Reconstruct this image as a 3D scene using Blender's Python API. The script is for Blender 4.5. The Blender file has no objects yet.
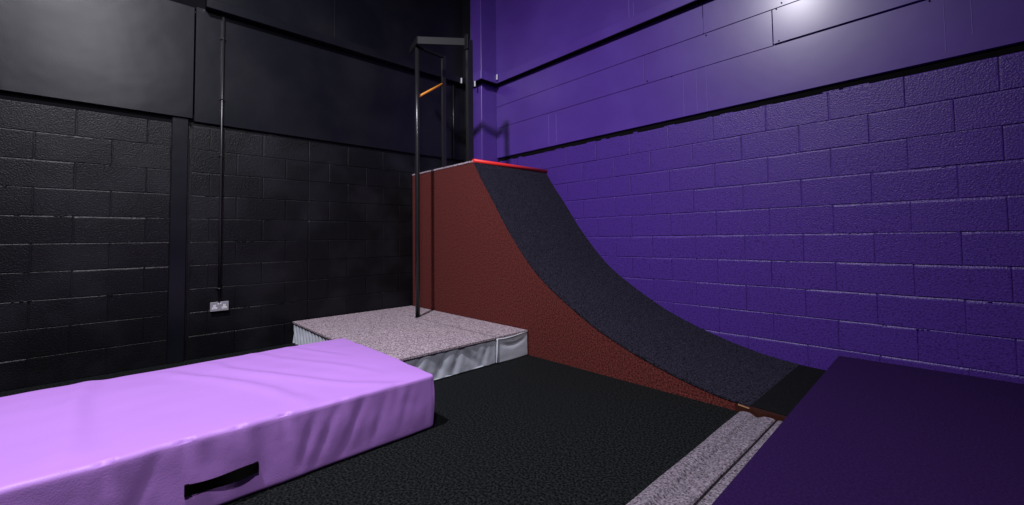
import bpy, bmesh, math, random
from mathutils import Vector, Matrix, noise
random.seed(7)
C = bpy.context.scene.collection
SC = bpy.context.scene

# ------------------------------------------------------------------ camera
F = 420.3; CY = 220.4; CAM = (5.048, -4.108, 1.12)
cd = bpy.data.cameras.new('camera'); cam = bpy.data.objects.new('camera', cd); C.objects.link(cam)
cd.sensor_width = 36; cd.sensor_fit = 'HORIZONTAL'; cd.lens = F/1024*36
cd.shift_y = (CY-252.5)/1024; cd.clip_start = .02
Rt = Vector((.686642, .726884, -.01273)); Up = Vector((.039394, -.019717, .999029)); Fw = Vector((-.725927, .686477, .042174))
m = Matrix((Rt, Up, -Fw)).transposed().to_4x4(); m.translation = CAM
cam.matrix_world = m
SC.camera = cam

# ------------------------------------------------------------------ materials
def srgb(r, g, b):
    f = lambda c: (c/255/12.92) if c/255 <= .04045 else ((c/255+.055)/1.055)**2.4
    return (f(r), f(g), f(b), 1)

def mat(name, col, rough=.6, spec=.5, metal=0, coat=None, speck=None, bump=None, blotch=None, sheen=0, grain2=None):
    """speck = (scale, light colour, amount lo, hi); bump = [(scale, strength, distance), ...]"""
    M = bpy.data.materials.new(name); M.use_nodes = True
    nt = M.node_tree; N = nt.nodes; L = nt.links
    b = N['Principled BSDF']
    b.inputs['Base Color'].default_value = col
    b.inputs['Roughness'].default_value = rough
    b.inputs['Specular IOR Level'].default_value = spec
    b.inputs['Metallic'].default_value = metal
    if coat:
        b.inputs['Coat Weight'].default_value = coat[0]; b.inputs['Coat Roughness'].default_value = coat[1]
    if sheen:
        b.inputs['Sheen Weight'].default_value = sheen
    tc = N.new('ShaderNodeNewGeometry')
    colsock = None
    if speck:
        sc, c2, lo, hi = speck
        n = N.new('ShaderNodeTexNoise'); n.inputs['Scale'].default_value = sc; n.inputs['Detail'].default_value = 1.5
        n.inputs['Roughness'].default_value = .7
        L.new(tc.outputs['Position'], n.inputs['Vector'])
        r = N.new('ShaderNodeMapRange'); r.inputs['From Min'].default_value = lo; r.inputs['From Max'].default_value = hi
        L.new(n.outputs['Fac'], r.inputs['Value'])
        mx = N.new('ShaderNodeMix'); mx.data_type = 'RGBA'
        mx.inputs['A'].default_value = col; mx.inputs['B'].default_value = c2
        L.new(r.outputs['Result'], mx.inputs['Factor']); colsock = mx.outputs['Result']
    if blotch:
        sc, c2, lo, hi = blotch
        n = N.new('ShaderNodeTexNoise'); n.inputs['Scale'].default_value = sc; n.inputs['Detail'].default_value = 5
        L.new(tc.outputs['Position'], n.inputs['Vector'])
        r = N.new('ShaderNodeMapRange'); r.inputs['From Min'].default_value = lo; r.inputs['From Max'].default_value = hi
        L.new(n.outputs['Fac'], r.inputs['Value'])
        mx = N.new('ShaderNodeMix'); mx.data_type = 'RGBA'
        if colsock: L.new(colsock, mx.inputs['A'])
        else: mx.inputs['A'].default_value = col
        mx.inputs['B'].default_value = c2
        L.new(r.outputs['Result'], mx.inputs['Factor']); colsock = mx.outputs['Result']
    if colsock: L.new(colsock, b.inputs['Base Color'])
    prev = None
    for (sc, st, di) in (bump or []):
        n = N.new('ShaderNodeTexNoise'); n.inputs['Scale'].default_value = sc; n.inputs['Detail'].default_value = 3
        L.new(tc.outputs['Position'], n.inputs['Vector'])
        bp = N.new('ShaderNodeBump'); bp.inputs['Strength'].default_value = st; bp.inputs['Distance'].default_value = di
        L.new(n.outputs['Fac'], bp.inputs['Height'])
        if prev: L.new(prev, bp.inputs['Normal'])
        prev = bp.outputs['Normal']
    if prev: L.new(prev, b.inputs['Normal'])
    return M

M = {}
M['black_block'] = mat('black_block_paint', (.0035, .0037, .0055, 1), .40, .27, speck=(70, (.0025, .0025, .003, 1), .5, .62), bump=[(95, .9, .004)], blotch=(2.2, (.009, .009, .012, 1), .45, .65))
M['black_panel'] = mat('black_panel_paint', (.0042, .0045, .0085, 1), .33, .28, bump=[(160, .18, .002), (1.6, .25, .03)], blotch=(1.3, (.010, .010, .014, 1), .4, .7))
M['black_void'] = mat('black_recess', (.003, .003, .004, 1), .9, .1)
M['purple_block'] = mat('purple_block_paint', (.078, .030, .275, 1), .38, .42, speck=(70, (.042, .016, .165, 1), .50, .66), bump=[(95, .85, .004)])
M['purple_panel'] = mat('purple_panel_paint', (.082, .032, .28, 1), .40, .38, coat=(.5, .23), bump=[(170, .14, .002), (1.4, .2, .03)], blotch=(1.7, (.10, .044, .33, 1), .4, .7))
M['purple_ridge'] = mat('purple_paint_ridge', (.17, .10, .42, 1), .45, .5)
M['floor'] = mat('black_carpet_tile', (.0015, .002, .002, 1), .95, .08, speck=(85, (.025, .028, .030, 1), .40, .78), bump=[(260, .4, .003)])
M['ramp_carpet'] = mat('charcoal_carpet', (.003, .003, .005, 1), .95, .1, speck=(95, (.056, .052, .082, 1), .37, .80), bump=[(260, .4, .003)])
M['ramp_kick'] = mat('black_ribbed_carpet', (.004, .004, .005, 1), .95, .1, speck=(200, (.018, .019, .018, 1), .5, .7), bump=[(200, .8, .005)])
M['red_carpet'] = mat('rust_red_carpet', (.028, .005, .005, 1), .95, .08, speck=(80, (.24, .058, .050, 1), .32, .80), bump=[(260, .4, .003)])
M['grey_carpet'] = mat('grey_carpet', (.06, .045, .055, 1), .95, .1, speck=(90, (.80, .66, .74, 1), .32, .78), bump=[(260, .5, .003)])
M['runner_carpet_dimmed'] = mat('grey_carpet_dimmed', (.03, .024, .03, 1), .95, .1, speck=(90, (.36, .31, .37, 1), .28, .76), bump=[(260, .5, .003)])  # darker copy of the grey carpet: weaker lamp light put into the colour
M['purple_carpet'] = mat('deep_purple_carpet', (.018, .006, .046, 1), .95, .08, speck=(95, (.032, .010, .078, 1), .38, .80), bump=[(200, .6, .004)])
M['lilac'] = mat('lilac_vinyl', (.52, .255, .76, 1), .46, .30, bump=[(150, .3, .002), (9, .10, .02)])
M['silver'] = mat('silver_vinyl', (.53, .56, .63, 1), .36, .5, bump=[(380, .10, .001)])
M['piping'] = mat('pale_piping', (.55, .56, .60, 1), .5, .4)
M['webbing'] = mat('black_webbing', (.002, .002, .002, 1), .9, .05, bump=[(500, .5, .002)])
M['red_steel'] = mat('red_painted_steel', (.90, .035, .025, 1), .4, .5)
M['black_steel'] = mat('black_painted_steel', (.006, .006, .007, 1), .6, .2)
M['black_gloss'] = mat('glossy_black_steel', (.012, .012, .013, 1), .28, .55)
M['conduit'] = mat('black_painted_conduit', (.018, .018, .019, 1), .32, .55)
M['orange'] = mat('orange_grip', (.75, .27, .03, 1), .5, .4)
M['white_plastic'] = mat('white_plastic', (.72, .72, .74, 1), .4, .5)
M['steel_plate'] = mat('brushed_steel', (.55, .55, .60, 1), .38, .5, metal=.6)
M['dark_plastic'] = mat('dark_plastic', (.01, .01, .01, 1), .6, .4)
M['wood_edge'] = mat('bare_plywood_edge', (.42, .22, .12, 1), .5, .4)
M['brown_edge'] = mat('varnished_brown_edge', (.045, .013, .008, 1), .35, .5)
M['ceiling'] = mat('black_ceiling_paint', (.006, .006, .007, 1), .9, .1)

# ------------------------------------------------------------------ helpers
def link(name, bm, material, parent=None, smooth=False, loc=None, recalc=True):
    if recalc: bmesh.ops.recalc_face_normals(bm, faces=bm.faces[:])
    me = bpy.data.meshes.new(name); bm.to_mesh(me); bm.free()
    ms = material if isinstance(material, (list, tuple)) else [material]
    for k in ms: me.materials.append(M[k])
    if smooth:
        for p in me.polygons: p.use_smooth = True
    o = bpy.data.objects.new(name, me); C.objects.link(o)
    if loc: 
        me.transform(Matrix.Translation(-Vector(loc))); o.location = loc
    if parent:
        o.parent = parent
        if loc is None: o.location = -Vector(parent.location)
        else: o.location = Vector(loc)-Vector(parent.location)
    return o

def thing(name, label, cat, loc, group=None):
    o = bpy.data.objects.new(name, None); C.objects.link(o); o.location = loc; o.empty_display_size = .1
    o['label'] = label; o['category'] = cat
    if group: o['group'] = group
    return o
def tag(o, label, cat, group=None):
    o['label'] = label; o['category'] = cat
    if group: o['group'] = group
    return o
def struct(name, bm, m, smooth=False):
    o = link(name, bm, m, smooth=smooth); o['kind'] = 'structure'; return o

def box(bm, a, b, bev=0, mi=0, jit=None, segs=1):
    x0, y0, z0 = a; x1, y1, z1 = b
    vs = [bm.verts.new(p) for p in ((x0,y0,z0),(x1,y0,z0),(x1,y1,z0),(x0,y1,z0),(x0,y0,z1),(x1,y0,z1),(x1,y1,z1),(x0,y1,z1))]
    fs = [bm.faces.new([vs[i] for i in q]) for q in ((3,2,1,0),(4,5,6,7),(0,1,5,4),(1,2,6,5),(2,3,7,6),(3,0,4,7))]
    for f in fs: f.material_index = mi
    if bev:
        es = set(e for f in fs for e in f.edges)
        r = bmesh.ops.bevel(bm, geom=list(es), offset=bev, segments=segs, affect='EDGES', profile=.5)
        for f in r['faces']: f.material_index = mi
    return vs

def prism(bm, pts, axis, a, b, mi=0):
    """extrude polygon pts (two coordinates) along axis between a and b"""
    def P(u, v, w): return {0: (w, u, v), 1: (u, w, v), 2: (u, v, w)}[axis]
    lo = [bm.verts.new(P(u, v, a)) for u, v in pts]; hi = [bm.verts.new(P(u, v, b)) for u, v in pts]
    n = len(pts); fs = [bm.faces.new(lo[::-1]), bm.faces.new(hi)]
    for i in range(n): fs.append(bm.faces.new((lo[i], lo[(i+1) % n], hi[(i+1) % n], hi[i])))
    for f in fs: f.material_index = mi
    return fs

def tube(bm, pts, r, n=14, caps=True, mi=0):
    pts = [Vector(p) for p in pts]; rings = []
    up = None
    for i, p in enumerate(pts):
        d = (pts[min(i+1, len(pts)-1)]-pts[max(i-1, 0)]).normalized()
        if up is None:
            up = Vector((0, 0, 1)) if abs(d.z) < .9 else Vector((1, 0, 0))
        a = d.cross(up).normalized(); b2 = a.cross(d).normalized(); up = b2
        rings.append([bm.verts.new(p+(a*math.cos(t)+b2*math.sin(t))*r) for t in [2*math.pi*k/n for k in range(n)]])
    for i in range(len(rings)-1):
        for k in range(n):
            f = bm.faces.new((rings[i][k], rings[i][(k+1) % n], rings[i+1][(k+1) % n], rings[i+1][k])); f.smooth = True; f.material_index = mi
    if caps:
        bm.faces.new(rings[0][::-1]).material_index = mi; bm.faces.new(rings[-1]).material_index = mi

def beam(bm, p, q, w, h, bev=.002):
    """box section between p and q; w = horizontal width, h = height"""
    p = Vector(p); q = Vector(q); d = (q-p); L = d.length; d.normalize()
    ref = Vector((0, 0, 1)) if abs(d.z) < .95 else Vector((0, 1, 0))
    s = d.cross(ref).normalized(); u = s.cross(d).normalized()
    tmp = bmesh.new(); box(tmp, (0, -w/2, -h/2), (L, w/2, h/2), bev)
    mt = Matrix((d, s, u)).transposed().to_4x4(); mt.translation = p
    bmesh.ops.transform(tmp, matrix=mt, verts=tmp.verts[:])
    me = bpy.data.meshes.new('t'); tmp.to_mesh(me); tmp.free(); bm.from_mesh(me); bpy.data.meshes.remove(me)

def grid_box(lo, hi, step, rad, disp=None, bottom=True):
    """rounded box with a dense skin; disp(p, n) -> offset along the normal"""
    bm = bmesh.new()
    lo = Vector(lo); hi = Vector(hi); size = hi-lo
    n = [max(2, int(round(size[i]/step))) for i in range(3)]
    def coords(i):
        cs = [lo[i]+size[i]*k/n[i] for k in range(n[i]+1)]
        ex = [lo[i]+rad*f for f in (.12, .3, .55, .8, 1.0)]+[hi[i]-rad*f for f in (.12, .3, .55, .8, 1.0)]
        cs = [c for c in cs if c in (cs[0], cs[-1]) or (c-lo[i] > rad*1.3 and hi[i]-c > rad*1.3)]
        r = sorted(set(round(c, 5) for c in [lo[i], hi[i]]+cs+ex))
        return [c for k, c in enumerate(r) if k == 0 or c-r[k-1] > 2e-5]
    cc = [coords(i) for i in range(3)]
    vmap = {}
    def V(p):
        k = tuple(round(c, 6) for c in p)
        if k not in vmap: vmap[k] = bm.verts.new(p)
        return vmap[k]
    for ax in range(3):
        u, v = [(1, 2), (2, 0), (0, 1)][ax]
        for side, w in ((0, lo[ax]), (1, hi[ax])):
            if ax == 2 and side == 0 and not bottom: continue
            for i in range(len(cc[u])-1):
                for j in range(len(cc[v])-1):
                    q = []
                    for a, b2 in ((i, j), (i+1, j), (i+1, j+1), (i, j+1)):
                        p = [0, 0, 0]; p[ax] = w; p[u] = cc[u][a]; p[v] = cc[v][b2]; q.append(V(p))
                    if not side: q = q[::-1]
                    bm.faces.new(q)
    il = lo+Vector((rad,)*3); ih = hi-Vector((rad,)*3)
    for vt in bm.verts:
        p = vt.co.copy(); c = Vector([min(max(p[i], il[i]), ih[i]) for i in range(3)])
        d = p-c
        if d.length > 1e-7:
            nn = d.normalized(); base = c+nn*rad
        else: nn = Vector((0, 0, 1)); base = p
        off = disp(base, nn) if disp else 0
        vt.co = base+(off if isinstance(off, Vector) else nn*off)
    return bm

def fnoise(x, y, z=0): return noise.noise(Vector((x, y, z)))
def seg_dist(p, a, b):
    ax, ay = a; bx, by = b; px, py = p
    dx, dy = bx-ax, by-ay; t = max(0, min(1, ((px-ax)*dx+(py-ay)*dy)/(dx*dx+dy*dy)))
    qx, qy = ax+t*dx, ay+t*dy
    s = (dx*(py-ay)-dy*(px-ax))
    return math.hypot(px-qx, py-qy), (1 if s > 0 else -1), t
def poly_dist(p, pts):
    best = (9, 1, 0)
    for i in range(len(pts)-1):
        d = seg_dist(p, pts[i], pts[i+1])
        if d[0] < best[0]: best = (d[0], d[1], (i+d[2])/(len(pts)-1))
    return best

# ------------------------------------------------------------------ room shell
X1 = 9.6; Y1 = -9.0; ZC = 6.0
CH = .225
bm = bmesh.new(); box(bm, (-.3, Y1-.2, -.12), (X1+.2, .3, 0)); struct('floor', bm, 'floor')
bm = bmesh.new(); box(bm, (-.3, Y1-.2, ZC), (X1+.2, .3, ZC+.12)); struct('ceiling', bm, 'ceiling')
bm = bmesh.new(); box(bm, (-.3, Y1-.2, 0), (X1+.2, Y1, ZC)); struct('wall_front', bm, 'black_panel')
bm = bmesh.new(); box(bm, (X1, Y1, 0), (X1+.2, .3, ZC)); struct('wall_right', bm, 'black_panel')

def blocks(bm, P, joints_of, c0, c1, lo, hi, face, depth=.05, gap=.0024, cham=(.0025, .0085), prot=.004):
    """rows of concrete blocks, each with worn arrises; P(along, out, z) gives the point; joints_of(course) -> joint coordinates"""
    for c in range(c0, c1):
        js = [lo]+sorted(j for j in joints_of(c) if lo+.03 < j < hi-.03)+[hi]
        rowc = random.uniform(.8, 1.25)
        for a, b in zip(js[:-1], js[1:]):
            o = face+random.uniform(-prot, prot)*.6
            t = random.uniform(-.0015, .0015); t2 = random.uniform(.0, .004)
            n = 7; rings = []
            ct0 = random.uniform(*cham)*rowc
            for k in range(n+1):
                y = a+gap*1.3+(b-a-2.6*gap)*(0, .013, .2, .4, .6, .8, .987, 1)[k]
                s = (y-a)/(b-a)-.5; e = .0016 if k in (0, n) else 0
                ct = ct0*random.uniform(.75, 1.25); cb = random.uniform(.001, .0022)
                w = random.uniform(-.0009, .0009)
                z0 = c*CH+gap+w; z1 = (c+1)*CH-gap+random.uniform(-.0009, .0009)
                f = o+t*s-e
                g2 = f+t2*.5
                rings.append([bm.verts.new(P(y, *q)) for q in ((-depth, z0), (f-cb-t2*.5, z0), (f-t2*.5, z0+cb), (g2, z1-2*ct), (g2-ct*.22, z1-ct), (g2-ct*.75, z1), (-depth, z1))])
            for r0, r1 in zip(rings[:-1], rings[1:]):
                for k in range(7): bm.faces.new((r0[k], r0[(k+1) % 7], r1[(k+1) % 7], r1[k]))
            bm.faces.new(rings[0][::-1]); bm.faces.new(rings[-1])

# left (black) wall: plane x = 0, along = y
PL = lambda a, o, z: Vector((o, a, z))
bm = bmesh.new()
box(bm, (-.3, Y1, 0), (-.008, -3.60, 2.36), mi=0); box(bm, (-.3, -3.60, 0), (-.023, .3, 2.36), mi=0)
def jl(c):
    if c % 2: return [-3.905-.4555*k for k in range(-1, 12)]
    return [-4.137-.4535*k for k in range(-1, 12)]
def jb(c):
    if c % 2: r = [-3.433, -2.970, -2.509, -2.063, -1.61, -1.15, -.70, -.24]
    else: r = [-3.205, -2.745, -2.509, -2.284, -1.83, -1.38, -.93, -.47]
    return r
blocks(bm, PL, jl, 0, 10, Y1, -3.735, 0, cham=(.001, .0055))
blocks(bm, PL, jb, 0, 10, -3.58, -.02, -.015, cham=(.001, .006))
# mortar snots and chipped corners that catch the light
for k in range(46):
    c = random.randint(1, 9); y = random.uniform(-4.9, -1.3)
    if -3.8 < y < -3.55: continue
    z = c*CH+random.uniform(-.004, .004); x = 0 if y < -3.6 else -.015
    for q in range(random.randint(1, 4)):
        yy = y+random.uniform(0, .09); s = random.uniform(.004, .008)
        box(bm, (x-.01, yy-s*1.5, z-s*.6), (x+.004+s*.5, yy+s*1.5, z+s*.6), .0015)
struct('wall_left', bm, 'black_block')

# upper boarding of the black wall
bm = bmesh.new()
box(bm, (-.3, Y1, 2.31), (.035, -3.582, 3.405), .004)          # front run
box(bm, (-.3, -3.570, 2.29), (.012, .3, 3.43), .003)            # back run
box(bm, (-.3, Y1, 3.372), (-.02, .3, ZC), 0)                    # wall over the ledge
for y in (-2.22, -5.9):
    box(bm, (-.021, y-.004, 3.5), (-.012, y+.004, ZC))
struct('trim_1', bm, 'black_panel')
# steel stanchion casing in the black wall
bm = bmesh.new(); box(bm, (-.1, -3.735, 0), (.012, -3.612, 2.31), .004); box(bm, (-.1, -3.612, 0), (-.06, -3.58, 2.31)); struct('trim_2', bm, 'black_panel')
# ledge round both walls
bm = bmesh.new()
box(bm, (-.02, -3.50, 3.420), (.10, .0, 3.515), .004)
struct('trim_3', bm, 'black_panel')
bm = bmesh.new()
box(bm, (.42, -.095, 3.382), (X1, .02, 3.494), .003)
box(bm, (.178, -.40, 3.374), (.53, -.305, 3.494), .003); box(bm, (.42, -.31, 3.374), (.53, -.10, 3.494), .003)
struct('trim_4', bm, 'purple_panel')
# black painted recess above the blocks; shade under the ledge drawn as black strips
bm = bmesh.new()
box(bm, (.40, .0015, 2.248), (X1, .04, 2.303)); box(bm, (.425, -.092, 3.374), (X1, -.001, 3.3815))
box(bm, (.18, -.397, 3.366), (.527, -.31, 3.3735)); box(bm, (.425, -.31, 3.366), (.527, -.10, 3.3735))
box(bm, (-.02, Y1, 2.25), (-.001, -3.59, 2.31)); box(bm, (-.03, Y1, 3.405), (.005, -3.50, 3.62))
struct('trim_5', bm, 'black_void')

# right (purple) wall: plane y = 0, along = x
PP = lambda a, o, z: Vector((a, -o, z))
bm = bmesh.new()
box(bm, (-.3, .008, 0), (X1, .3, 2.36))
def jp(c):
    if c % 2: return [3.497+.4445*k for k in range(-8, 14)]
    return [3.736+.4440*k for k in range(-9, 14)]
blocks(bm, PP, jp, 0, 10, -.02, X1, 0)
for k in range(34):
    c = random.randint(2, 9); x = random.uniform(1.9, 5.2); z = c*CH+random.uniform(-.003, .003)
    for q in range(random.randint(1, 3)):
        xx = x+random.uniform(0, .08); s = random.uniform(.003, .006)
        box(bm, (xx-s*1.5, -.003-s*.5, z-s*.6), (xx+s*1.5, .01, z+s*.6), .001)
x = .45
while x < 7:
    w = random.uniform(.03, .16); h = random.uniform(.002, .013)
    if random.random() < .6: box(bm, (x, -.002, 2.244), (x+w, .02, 2.249+h), .002)
    x += w+random.uniform(.01, .12)
struct('wall_back', bm, 'purple_block')
# boards above the blocks, with open joints
bm = bmesh.new()
box(bm, (-.3, .0, 2.30), (X1, .3, 3.40), mi=0)
G = .0025
def brd(x0, x1, z0, z1, o=0): box(bm, (x0+G, -.022-o, z0+G), (x1-G, .0, z1-G), .0015)
brd(.42, X1, 2.302, 2.745)
g0 = G
brd(.42, 2.815, 2.745, 3.062); brd(2.815, 4.025, 2.745, 3.062, -.001)
G = .0045; brd(4.025, 6.4, 2.752, 3.062, .004); G = .0025
brd(.42, 3.445, 3.062, 3.38); brd(3.445, 6.4, 3.062, 3.38, .001); brd(6.4, X1, 2.745, 3.38)
box(bm, (.2, -.012, 3.38), (X1, .3, ZC))
struct('trim_6', bm, 'purple_panel')
# filled joints and drips standing proud of the boards
bm = bmesh.new()
def rid(x0, x1, z0, z1, o=.003): box(bm, (x0, -.0222-o, z0), (x1, -.02, z1), .0008)
for x, z0, z1 in ((3.237, 2.305, 2.74), (3.366, 2.33, 2.74), (3.461, 2.305, 2.745), (1.448, 2.32, 2.72), (1.575, 2.34, 2.70), (5.045, 2.34, 2.80), (5.170, 2.42, 2.85), (2.815, 2.75, 3.05), (3.445, 3.07, 3.22)):
    rid(x-.0022, x+.0022, z0, z1)
box(bm, (2.645, -.0145, 3.50), (2.65, -.011, 3.75)); box(bm, (2.70, -.0145, 3.50), (2.704, -.011, 3.70))
struct('trim_7', bm, 'purple_ridge')
# fixing screws in the boards
bm = bmesh.new()
for x, z in ((4.06, 3.05), (4.10, 3.09), (4.07, 2.77), (5.0, 2.77), (5.06, 2.73), (4.98, 2.73), (3.47, 3.04), (2.85, 2.77), (3.12, 2.74)):
    tube(bm, [(x, -.018, z), (x, -.0285, z)], .006, 8)
struct('trim_8', bm, 'black_void')
# boxed pier in the corner: purple casing with a black painted flank
bm = bmesh.new(); box(bm, (.178, -.305, 0), (.42, .02, ZC), .003); struct('trim_9', bm, 'purple_panel')
bm = bmesh.new(); box(bm, (-.02, -.305, 0), (.176, .02, ZC), .002); struct('trim_10', bm, 'black_panel')

# ------------------------------------------------------------------ quarter pipe
def catmull(pts, n=10):
    out = []
    P = [pts[0]]+pts+[pts[-1]]
    for i in range(1, len(P)-2):
        for k in range(n):
            t = k/n; p0, p1, p2, p3 = P[i-1:i+3]
            out.append(tuple(.5*((2*p1[j])+(-p0[j]+p2[j])*t+(2*p0[j]-5*p1[j]+4*p2[j]-p3[j])*t*t+(-p0[j]+3*p1[j]-3*p2[j]+p3[j])*t**3) for j in (0, 1)))
    out.append(pts[-1]); return out
prof = catmull([(1.365, 1.985), (1.51, 1.77), (1.665, 1.565), (1.965, 1.160), (2.335, .772), (2.84, .447), (3.21, .277), (3.57, .158), (3.87, .088), (4.12, .056)], 8)
YR = -1.2
rp = thing('quarter_pipe', 'tall curved skate ramp with rust red side and charcoal surface against the purple wall', 'skate ramp', (2.2, -.6, 0))
side = [(.03, 0), (4.372, 0), (4.372, .042)]+[(x, z-.012) for x, z in prof[::-1]]+[(1.352, 1.98), (.03, 1.98)]
bm = bmesh.new(); prism(bm, side, 1, YR, YR+.02)
o = link('side_panel', bm, 'red_carpet', rp); o['label'] = 'rust red carpeted side panel'
bm = bmesh.new(); prism(bm, side, 1, -.045, -.025); link('side_panel', bm, 'red_carpet', rp)
# end board towards the black wall
bm = bmesh.new(); box(bm, (.025, YR+.02, 0), (.045, -.045, 1.98)); link('back_panel', bm, 'red_carpet', rp)
# riding surface: carpet with its own thickness, slightly over the side
top = [(x, z) for x, z in prof]
def offs(pts, d):
    r = []
    for i, (x, z) in enumerate(pts):
        a = pts[max(0, i-1)]; b = pts[min(len(pts)-1, i+1)]
        tx, tz = b[0]-a[0], b[1]-a[1]; l = math.hypot(tx, tz); r.append((x+tz/l*d, z-tx/l*d))
    return r
bot = offs(top, .012)
bm = bmesh.new(); 
for i in range(len(top)-1):
    f = prism(bm, [top[i], top[i+1], bot[i+1], bot[i]], 1, YR-.006, -.006)
bmesh.ops.remove_doubles(bm, verts=bm.verts[:], dist=1e-5)
bmesh.ops.delete(bm, geom=[f for f in bm.faces if abs(f.normal.y) < .1 and len([e for e in f.edges if len(e.link_faces) > 2]) == 2 and False], context='FACES')
o = link('riding_surface', bm, 'ramp_carpet', rp); o['label'] = 'charcoal carpet riding surface'
bm = bmesh.new(); box(bm, (.03, YR-.004, 1.981), (1.35, -.02, 1.995), .002)
link('deck', bm, 'grey_carpet', rp)
bm = bmesh.new(); tube(bm, [(1.362, YR-.006, 1.992), (1.375, -.003, 1.992)], .022, 16)
o = link('coping', bm, 'red_steel', rp); o['label'] = 'bright red coping pipe along the top edge'
bm = bmesh.new(); prism(bm, [(4.12, .057), (4.372, .047), (4.372, .038), (4.12, .045)], 1, YR+.004, -.02)
o = link('kick_plate', bm, 'ramp_kick', rp); o['label'] = 'black strip at the foot of the ramp'
bm = bmesh.new(); prism(bm, [(4.05, .050), (4.115, .043), (4.115, .036), (4.05, .042)], 1, YR-.010, YR-.001)
o = link('edge_trim', bm, 'wood_edge', rp); o['label'] = 'bare wooden edge strip at the foot'
bm = bmesh.new(); prism(bm, [(4.03, 0), (4.372, 0), (4.372, .044), (4.12, .052), (4.03, .050)], 1, YR-.0065, YR-.0005)
link('edge_trim', bm, 'brown_edge', rp)
# thin metal edging on top and foot of the side
bm = bmesh.new(); box(bm, (.03, YR-.007, 1.978), (1.35, YR+.001, 1.997), .001); link('edge_trim', bm, 'grey_carpet', rp)

# ------------------------------------------------------------------ steel frame on the deck
PB = (.80, -1.585)
fr = thing('steel_pole_frame', 'black steel pole frame standing on the grey mat and the ramp deck', 'climbing frame', (PB[0], PB[1], .236))
bm = bmesh.new(); tube(bm, [(PB[0], PB[1], .2395), (PB[0], PB[1], 1.2), (PB[0]+.004, PB[1], 2.3), (.818, -1.592, 3.36)], .026, 18)
link('pole', bm, 'black_gloss', fr)
def post(x, y, w, d, z0, z1, r=.003):
    bm = bmesh.new(); box(bm, (x-w/2, y-d/2, z0), (x+w/2, y+d/2, z1), r, segs=2); return bm
po = link('post', post(1.250, -1.165, .045, .075, 1.9965, 3.42), 'black_gloss', fr)
po2 = link('post', post(.735, -1.17, .032, .05, 1.9965, 3.40), 'black_gloss', fr)
bm = bmesh.new(); box(bm, (1.20, -1.195, 1.9965), (1.30, -1.10, 2.004), .001); link('foot_plate', bm, 'black_steel', fr)
bm = bmesh.new(); beam(bm, (.895, -1.640, 3.395), (1.235, -1.195, 3.395), .012, .085); link('beam', bm, 'black_steel', fr)
bm = bmesh.new(); beam(bm, (.905, -1.640, 3.395), (.60, -1.560, 3.395), .012, .085); link('beam', bm, 'black_steel', fr)
bm = bmesh.new(); beam(bm, (.818, -1.60, 3.36), (.735, -1.17, 3.385), .03, .03); link('beam', bm, 'black_steel', fr)
bm = bmesh.new(); box(bm, (1.222, -1.215, 3.30), (1.282, -1.200, 3.47), .002); link('bracket', bm, 'black_steel', fr)
bm = bmesh.new(); tube(bm, [(.803, -1.575, 2.775), (.742, -1.20, 3.035)], .014, 14)
o = link('grip_bar', bm, 'orange', fr); o['label'] = 'short orange bar between pole and post'
bm = bmesh.new(); tube(bm, [(PB[0], PB[1], .2390), (PB[0], PB[1], .243)], .031, 18); link('foot_plate', bm, 'black_steel', fr)

# ------------------------------------------------------------------ landing mat (grey top, silver sides)
MX0, MX1, MY0, MY1, MZ = .012, 2.190, -2.672, -1.212, .224
lm = thing('landing_mat', 'low grey carpeted mat with wrinkled silver sides at the foot of the ramp', 'gym mat', (1.08, -1.95, 0))
SL = -1.612
def sdisp(p, n):
    # hanging vinyl: gathers on the long face, upright pleats on the end face
    o = 0; z = p.z/MZ
    if n.x > .7:
        y = p.y
        for (yt, yb, w, a) in ((-2.56, -2.66, .05, .016), (-2.37, -2.52, .05, .015), (-2.28, -2.12, .045, .014), (-2.13, -2.24, .04, .012), (-2.00, -1.78, .05, .018), (-2.00, -2.08, .035, .012), (-1.86, -1.74, .04, .010), (-1.70, -1.78, .03, .008)):
            yy = yb+(yt-yb)*z; d = (y-yy)/(w*(.45+.9*(1-z)))
            o -= a*math.exp(-d*d)*(.35+.65*math.sin(math.pi*min(1, max(0, z*.85+.1))))
            o += a*.6*math.exp(-((y-yy-w*1.1)/(w*.8))**2)*(1-z)*.9
        o += .006*fnoise(y*7, z*1.4, 3)+.003*fnoise(y*22, z*5, 1)
        o *= .8*min(1, max(0, (1-z)*9+.15))
    elif n.y < -.7:
        x = p.x
        o += .011*math.sin(x*66+z*5.0+1.5*fnoise(x*3, z*2))*min(1, (1-z)*3+.1)+.004*fnoise(x*9, z*3)
    return o-.004
bm = grid_box((MX0+.004, MY0+.006, .004), (MX1-.006, SL-.004, MZ-.002), .016, .010, sdisp)
for v in bm.verts: v.co.z = min(max(v.co.z, .003), MZ-.003)
o = link('cover', bm, 'silver', lm, smooth=True); o['label'] = 'wrinkled silver vinyl side cover'
def fdisp(p, n):
    z = p.z/MZ
    if n.x > .7:
        t = (p.y-SL)/(MY1-SL)
        sag = math.exp(-((z-(.86-.25*math.sin(math.pi*t)))/.07)**2)
        return -.014*sag*math.sin(math.pi*t)+.007*(1-z)*math.sin(math.pi*t)+.003*fnoise(p.y*9, z*4, 7)
    return 0
bm = grid_box((.66, SL+.004, .004), (MX1-.002, MY1-.004, MZ-.004), .016, .010, fdisp)
for v in bm.verts: v.co.z = min(max(v.co.z, .003), MZ-.003)
o = link('cover', bm, 'silver', lm, smooth=True); o['label'] = 'smoother silver cover of the flap beside the ramp'
bm = bmesh.new(); box(bm, (MX0+.004, SL-.004, .004), (.655, MY1-.004, MZ-.002)); link('foam_core', bm, 'dark_plastic', lm)
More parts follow.
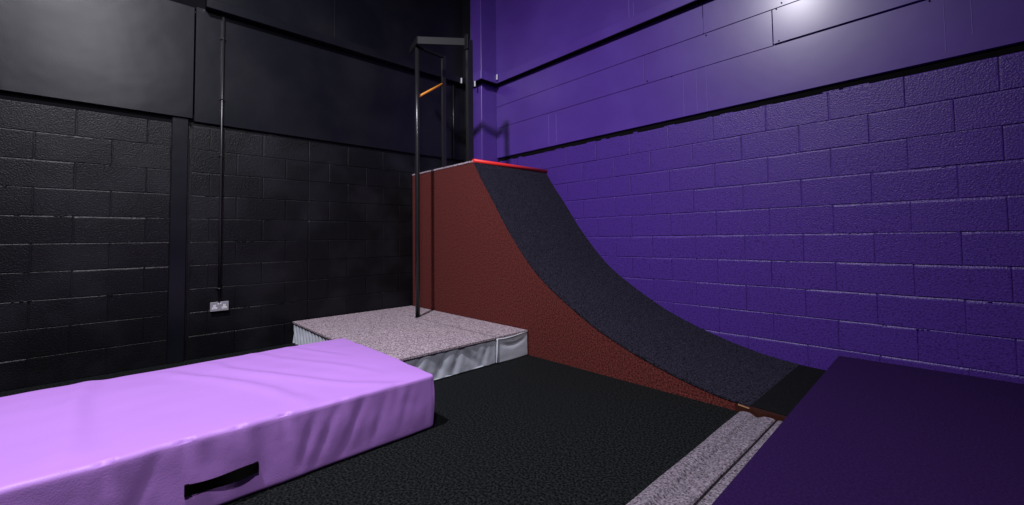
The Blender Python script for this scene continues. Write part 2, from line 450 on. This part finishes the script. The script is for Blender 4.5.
bm = bmesh.new(); tube(bm, [(MX1+.001, SL+.008, .01), (MX1+.002, SL+.008, .12), (MX1, SL+.009, MZ-.012), (MX1-.004, SL+.03, MZ-.004)], .0055, 10); 
o = link('piping', bm, 'piping', lm, smooth=True); o['label'] = 'pale piping edge of the flap'
bm = bmesh.new(); tube(bm, [(MX1-.004, SL+.012, MZ-.006), (MX1-.001, SL+.10, MZ-.014), (MX1, -1.42, MZ-.012), (MX1-.002, -1.30, MZ-.003), (MX1-.004, MY1-.008, MZ)], .0055, 10)
link('piping', bm, 'piping', lm, smooth=True)
bm = bmesh.new()
s0, s1 = SL-.011, SL+.011
pts = [(MX0, MY0), (MX1, MY0), (MX1, s0), (.60, s0), (.60, s1), (MX1-.004, s1), (MX1-.004, MY1), (MX0, MY1)]
fs = prism(bm, pts, 2, MZ-.002, .238)
o = link('carpet_top', bm, 'grey_carpet', lm); o['label'] = 'speckled grey carpet top with a slit to the pole'
bm = bmesh.new(); box(bm, (.62, s0, MZ-.001), (MX1-.01, s1, .226)); link('slit', bm, 'black_void', lm)

# ------------------------------------------------------------------ lilac crash mat
CX0, CX1, CY0, CY1, CZ = 1.53, 2.873, -5.16, -2.705, .325
cm = thing('crash_mat', 'large lilac vinyl crash mat with a black webbing handle lying on the black carpet', 'crash mat', (2.24, -3.93, 0))
creases = [([(1.68, -3.86), (1.85, -3.79), (2.10, -3.66), (2.45, -3.50), (2.80, -3.40)], .007, .045),
           ([(1.66, -3.62), (1.85, -3.59), (2.12, -3.48), (2.45, -3.30), (2.70, -3.15), (2.88, -2.95)], .006, .04),
           ([(1.50, -3.40), (1.90, -3.27), (2.30, -3.08), (2.62, -2.95)], .003, .035),
           ([(1.55, -3.15), (1.85, -3.05), (2.15, -2.95)], .0028, .03),
           ([(1.50, -4.20), (2.00, -4.24), (2.75, -4.22)], .008, .055),
           ([(1.60, -4.60), (2.20, -4.55), (2.85, -4.62)], .004, .06)]
pinch = [(-3.52, 1.0), (-3.885, .9), (-3.70, .6), (-4.12, .9), (-3.25, .35), (-4.45, .8), (-2.95, .3), (-4.9, .6)]
def cdisp(p, n):
    o = 0; wt = max(0, n.z); ws = 1-wt
    if wt > 0:
        d = 0
        for pts, a, w in creases:
            ds, sg, t = poly_dist((p.x, p.y), pts)
            fade = math.sin(math.pi*min(1, max(0, t*.9+.05)))**.5
            d += a*fade*(math.exp(-(ds/w)**2)*1.0-.5*math.exp(-((ds-w*1.5*sg)/(w*1.0))**2)*(sg > 0))
        d += .006*fnoise(p.x*1.6, p.y*1.2, 5)+.0018*fnoise(p.x*6, p.y*4, 2)
        edge = min(p.x-CX0, CX1-p.x, p.y-CY0, CY1-p.y)
        d += -.004*math.exp(-edge/.15)
        o += wt*d*1.8
    if n.x > .2:
        z = p.z/CZ
        s = .006*fnoise(p.y*5, z*1.5, 11)+.0022*fnoise(p.y*19, z*3, 4)
        for (y0, a) in pinch:
            dy = (p.y-y0-(.04*(1-z)))
            s -= .013*a*math.exp(-(dy/.016)**2)*max(0, (z-.55)/.45)**1.2
            s += .008*a*math.exp(-((dy-.04)/.03)**2)*max(0, z-.15)
            s -= .006*a*math.exp(-((dy+.07+.05*(1-z))/.035)**2)*z
        for (y0, sl, a) in ((-3.42, .10, .008), (-3.33, .14, .007), (-3.20, .16, .006), (-3.05, .12, .005), (-2.9, .10, .004), (-3.78, -.08, .005), (-4.02, .12, .006)):
            dy = p.y-(y0+sl*(z-.5)); s -= a*math.exp(-(dy/.022)**2)*math.sin(math.pi*min(1, max(0, z)))
        s += .003*math.sin(math.pi*z)
        o += max(0, n.x)*s
    if n.y > .5:
        z = p.z/CZ; o += .008*math.sin(math.pi*z)+.004*fnoise(p.x*8, z*2, 9)
    # pinched tucks at the top edge
    if n.x > .25 and n.z > .25:
        for (y0, a) in pinch: o -= .008*a*math.exp(-((p.y-y0)/.012)**2)-.004*a*math.exp(-((p.y-y0-.025)/.012)**2)
    return o
bm = grid_box((CX0, CY0, .002), (CX1, CY1, CZ), .018, .022, cdisp)
for v in bm.verts: v.co.z = max(v.co.z, .002)
link('cover', bm, 'lilac', cm, smooth=True)
# webbing handle, slightly bowed
bm = bmesh.new()
n = 26; ya, yb = -3.877, -3.632; rows = []
for i in range(n+1):
    t = i/n; y = ya+(yb-ya)*t; x = CX1+.010+.007*math.sin(math.pi*t); zc = .122-.004*math.sin(math.pi*t); hw = .0225
    tw = .006*math.sin(2*math.pi*t)
    rows.append([bm.verts.new((x+tw, y, zc+hw)), bm.verts.new((x-tw, y, zc-hw)), bm.verts.new((x-tw-.004, y, zc-hw)), bm.verts.new((x+tw-.004, y, zc+hw))])
for a, b in zip(rows[:-1], rows[1:]):
    for k in range(4): bm.faces.new((a[k], a[(k+1) % 4], b[(k+1) % 4], b[k]))
bm.faces.new(rows[0]); bm.faces.new(rows[-1][::-1])
for y in (ya, yb): box(bm, (CX1-.012, y-.008, .122-.023), (CX1+.012, y+.008, .122+.023), .002)
o = link('handle', bm, 'webbing', cm); o['label'] = 'black webbing carry handle'

# ------------------------------------------------------------------ carpet runners and purple mat on the right
def runner(name, profile, y0, y1, label, cat):
    bm = bmesh.new(); ny = 60; cols = []
    full = [(profile[0][0], .0015)]+profile+[(profile[-1][0], .0015)]
    for j in range(ny+1):
        t = j/ny; y = y0+(y1-y0)*t
        cols.append([bm.verts.new((x+.004*fnoise(y*2.2, x*3), y, max(.0015, z+(.003*fnoise(x*9, y*2.5, 4) if z > .003 else 0)))) for x, z in full])
    for a, b in zip(cols[:-1], cols[1:]):
        for k in range(len(full)): bm.faces.new((a[k], b[k], b[(k+1) % len(full)], a[(k+1) % len(full)]))
    bm.faces.new(cols[0]); bm.faces.new(cols[-1][::-1])
    o = link(name, bm, 'runner_carpet_dimmed', loc=((profile[0][0]+profile[-1][0])/2, (y0+y1)/2, 0)); tag(o, label, cat); return o
p1 = [(4.060, .008), (4.066, .016), (4.080, .022), (4.10, .025), (4.125, .024), (4.14, .017), (4.152, .009), (4.163, .007), (4.175, .012), (4.20, .024), (4.235, .027), (4.256, .026), (4.262, .020)]
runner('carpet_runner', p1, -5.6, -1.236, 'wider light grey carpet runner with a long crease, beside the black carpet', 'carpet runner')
p2 = [(4.272, .018), (4.278, .025), (4.33, .027), (4.39, .027), (4.398, .02)]
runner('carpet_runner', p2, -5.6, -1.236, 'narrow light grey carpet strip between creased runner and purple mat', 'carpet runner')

pm = thing('floor_mat', 'large deep purple carpeted mat on the floor against the purple wall', 'floor mat', (5.7, -1.9, 0))
bm = grid_box((4.412, -4.95, .002), (7.3, -.036, .19), .12, .012, lambda p, n: .0015*fnoise(p.x*2, p.y*2))
for v in bm.verts: v.co.z = max(v.co.z, .002)
link('cover', bm, 'purple_carpet', pm, smooth=True); pm.rotation_euler = (0, 0, math.radians(.8))

# ------------------------------------------------------------------ conduit, socket, small fittings
def conduit(y, x, z0, z1, r, clips, label):
    t = thing('conduit', label, 'conduit', (x, y, z0))
    bm = bmesh.new(); tube(bm, [(x, y, z0), (x, y, (z0+z1)/2), (x, y, z1)], r, 14); link('pipe', bm, 'conduit', t, smooth=False)
    for z in clips:
        bm = bmesh.new()
        tube(bm, [(x, y, z-.007), (x, y, z+.007)], r+.004, 14)
        back = .013 if z > 2.3 else -.014
        box(bm, (back, y-.027, z-.006), (back+.006, y+.027, z+.006), .001); box(bm, (back, y-.013, z-.006), (x, y+.013, z+.006), .001)
        for s in (-1, 1): tube(bm, [(back+.005, y+s*.021, z), (back+.012, y+s*.021, z)], .005, 8)
        link('saddle_clip', bm, 'conduit', t)
    return t
conduit(-3.350, .034, .535, 3.418, .0115, (3.17, 2.55, 1.98, .66), 'thin black vertical conduit running down the black wall to the socket')
conduit(-.52, .030, 2.30, 3.418, .010, (2.9,), 'short thin black conduit on the black wall behind the frame')
sk = thing('wall_socket', 'metal double wall socket below the conduit on the black block wall', 'socket', (-.012, -3.343, .485))
x0 = -.010
bm = bmesh.new(); box(bm, (x0-.006, -3.343-.070, .485-.040), (x0+.030, -3.343+.070, .485+.040), .003); link('back_box', bm, 'dark_plastic', sk)
bm = bmesh.new(); box(bm, (x0+.030, -3.343-.076, .485-.045), (x0+.037, -3.343+.076, .485+.045), .002); link('face_plate', bm, 'steel_plate', sk)
for s in (-1, 1):
    bm = bmesh.new(); yc = -3.343+s*.040; xf = x0+.037
    # white outlet insert in the outline of a three pin socket
    for dy, dz in ((0, .012), (-.0115, -.012), (.0115, -.012)):
        box(bm, (xf, yc+dy-.0105, .481+dz-.0095), (xf+.0018, yc+dy+.0105, .481+dz+.0095), .0008)
    box(bm, (xf, yc-.010, .472), (xf+.0015, yc+.010, .49))
    ins = link('outlet', bm, 'white_plastic', sk)
    for a in ((yc-.002, .4905, yc+.002, .4985), (yc-.0147, .4675, yc-.0083, .4710), (yc+.0083, .4675, yc+.0147, .4710)):
        bm = bmesh.new(); box(bm, (xf+.0018, a[0], a[1]), (xf+.0022, a[2], a[3])); h = link('pin_slot', bm, 'dark_plastic', sk)
        h.parent = ins; h.location = (0, 0, 0)
for s in (-1, 1):
    bm = bmesh.new(); box(bm, (x0+.037, -3.343+s*.0085-.0065, .503), (x0+.041, -3.343+s*.0085+.0065, .521), .001); link('switch', bm, 'white_plastic', sk)
    bm = bmesh.new(); tube(bm, [(x0+.037, -3.343+s*.0605, .485), (x0+.0385, -3.343+s*.0605, .485)], .003, 10); link('screw', bm, 'steel_plate', sk)
for (x, y, z, lab) in ((.112, -.432, 3.452, 'small white tab left of the pier, on the black side'), (.40, -.4095, 3.33, 'small white tab under the ledge at the left edge of the purple pier'), (.545, -.114, 3.46, 'small white tab on the ledge right of the purple pier')):
    bm = bmesh.new(); box(bm, (x-.012, y-.008, z-.04), (x+.012, y+.008, z+.04), .003)
    tube(bm, [(x, y-.006, z+.02), (x, y-.0105, z+.02)], .004, 8)
    o = link('wall_clip', bm, 'white_plastic', loc=(x, y, z)); tag(o, lab, 'clip')

# ------------------------------------------------------------------ lights
def area(name, loc, size, power, col=(1, 1, 1), rot=(0, 0, 0), spread=180, sy=None):
    l = bpy.data.lights.new(name, 'AREA'); l.energy = power; l.color = col; l.shape = 'RECTANGLE' if sy else 'DISK'; l.size = size
    if sy: l.size_y = sy
    l.spread = math.radians(spread)
    o = bpy.data.objects.new(name, l); C.objects.link(o); o.location = loc; o.rotation_euler = rot; return o
def spot(name, loc, target, power, ang, blend, radius, col):
    l = bpy.data.lights.new(name, 'SPOT'); l.energy = power; l.color = col; l.spot_size = math.radians(ang); l.spot_blend = blend; l.shadow_soft_size = radius
    o = bpy.data.objects.new(name, l); C.objects.link(o); o.location = loc
    o.rotation_euler = (Vector(target)-Vector(loc)).to_track_quat('-Z', 'Y').to_euler(); return o
spot('floodlight', (3.25, -4.9, 5.5), (1.3, -2.2, 0), 1300, 128, 1.0, .12, (.94, .91, 1.0))
spot('floodlight', (5.4, -4.6, 4.6), (1.5, -2.9, 0), 460, 100, 1.0, .15, (.94, .92, 1.0))
w = bpy.data.worlds.new('world'); SC.world = w; w.use_nodes = True
w.node_tree.nodes['Background'].inputs[0].default_value = (.5, .5, .7, 1)
w.node_tree.nodes['Background'].inputs[1].default_value = .004
SC.view_settings.view_transform = 'Standard'; SC.view_settings.look = 'None'
SC.view_settings.exposure = 0.0; SC.view_settings.gamma = 1; SC.view_settings.use_curve_mapping = False
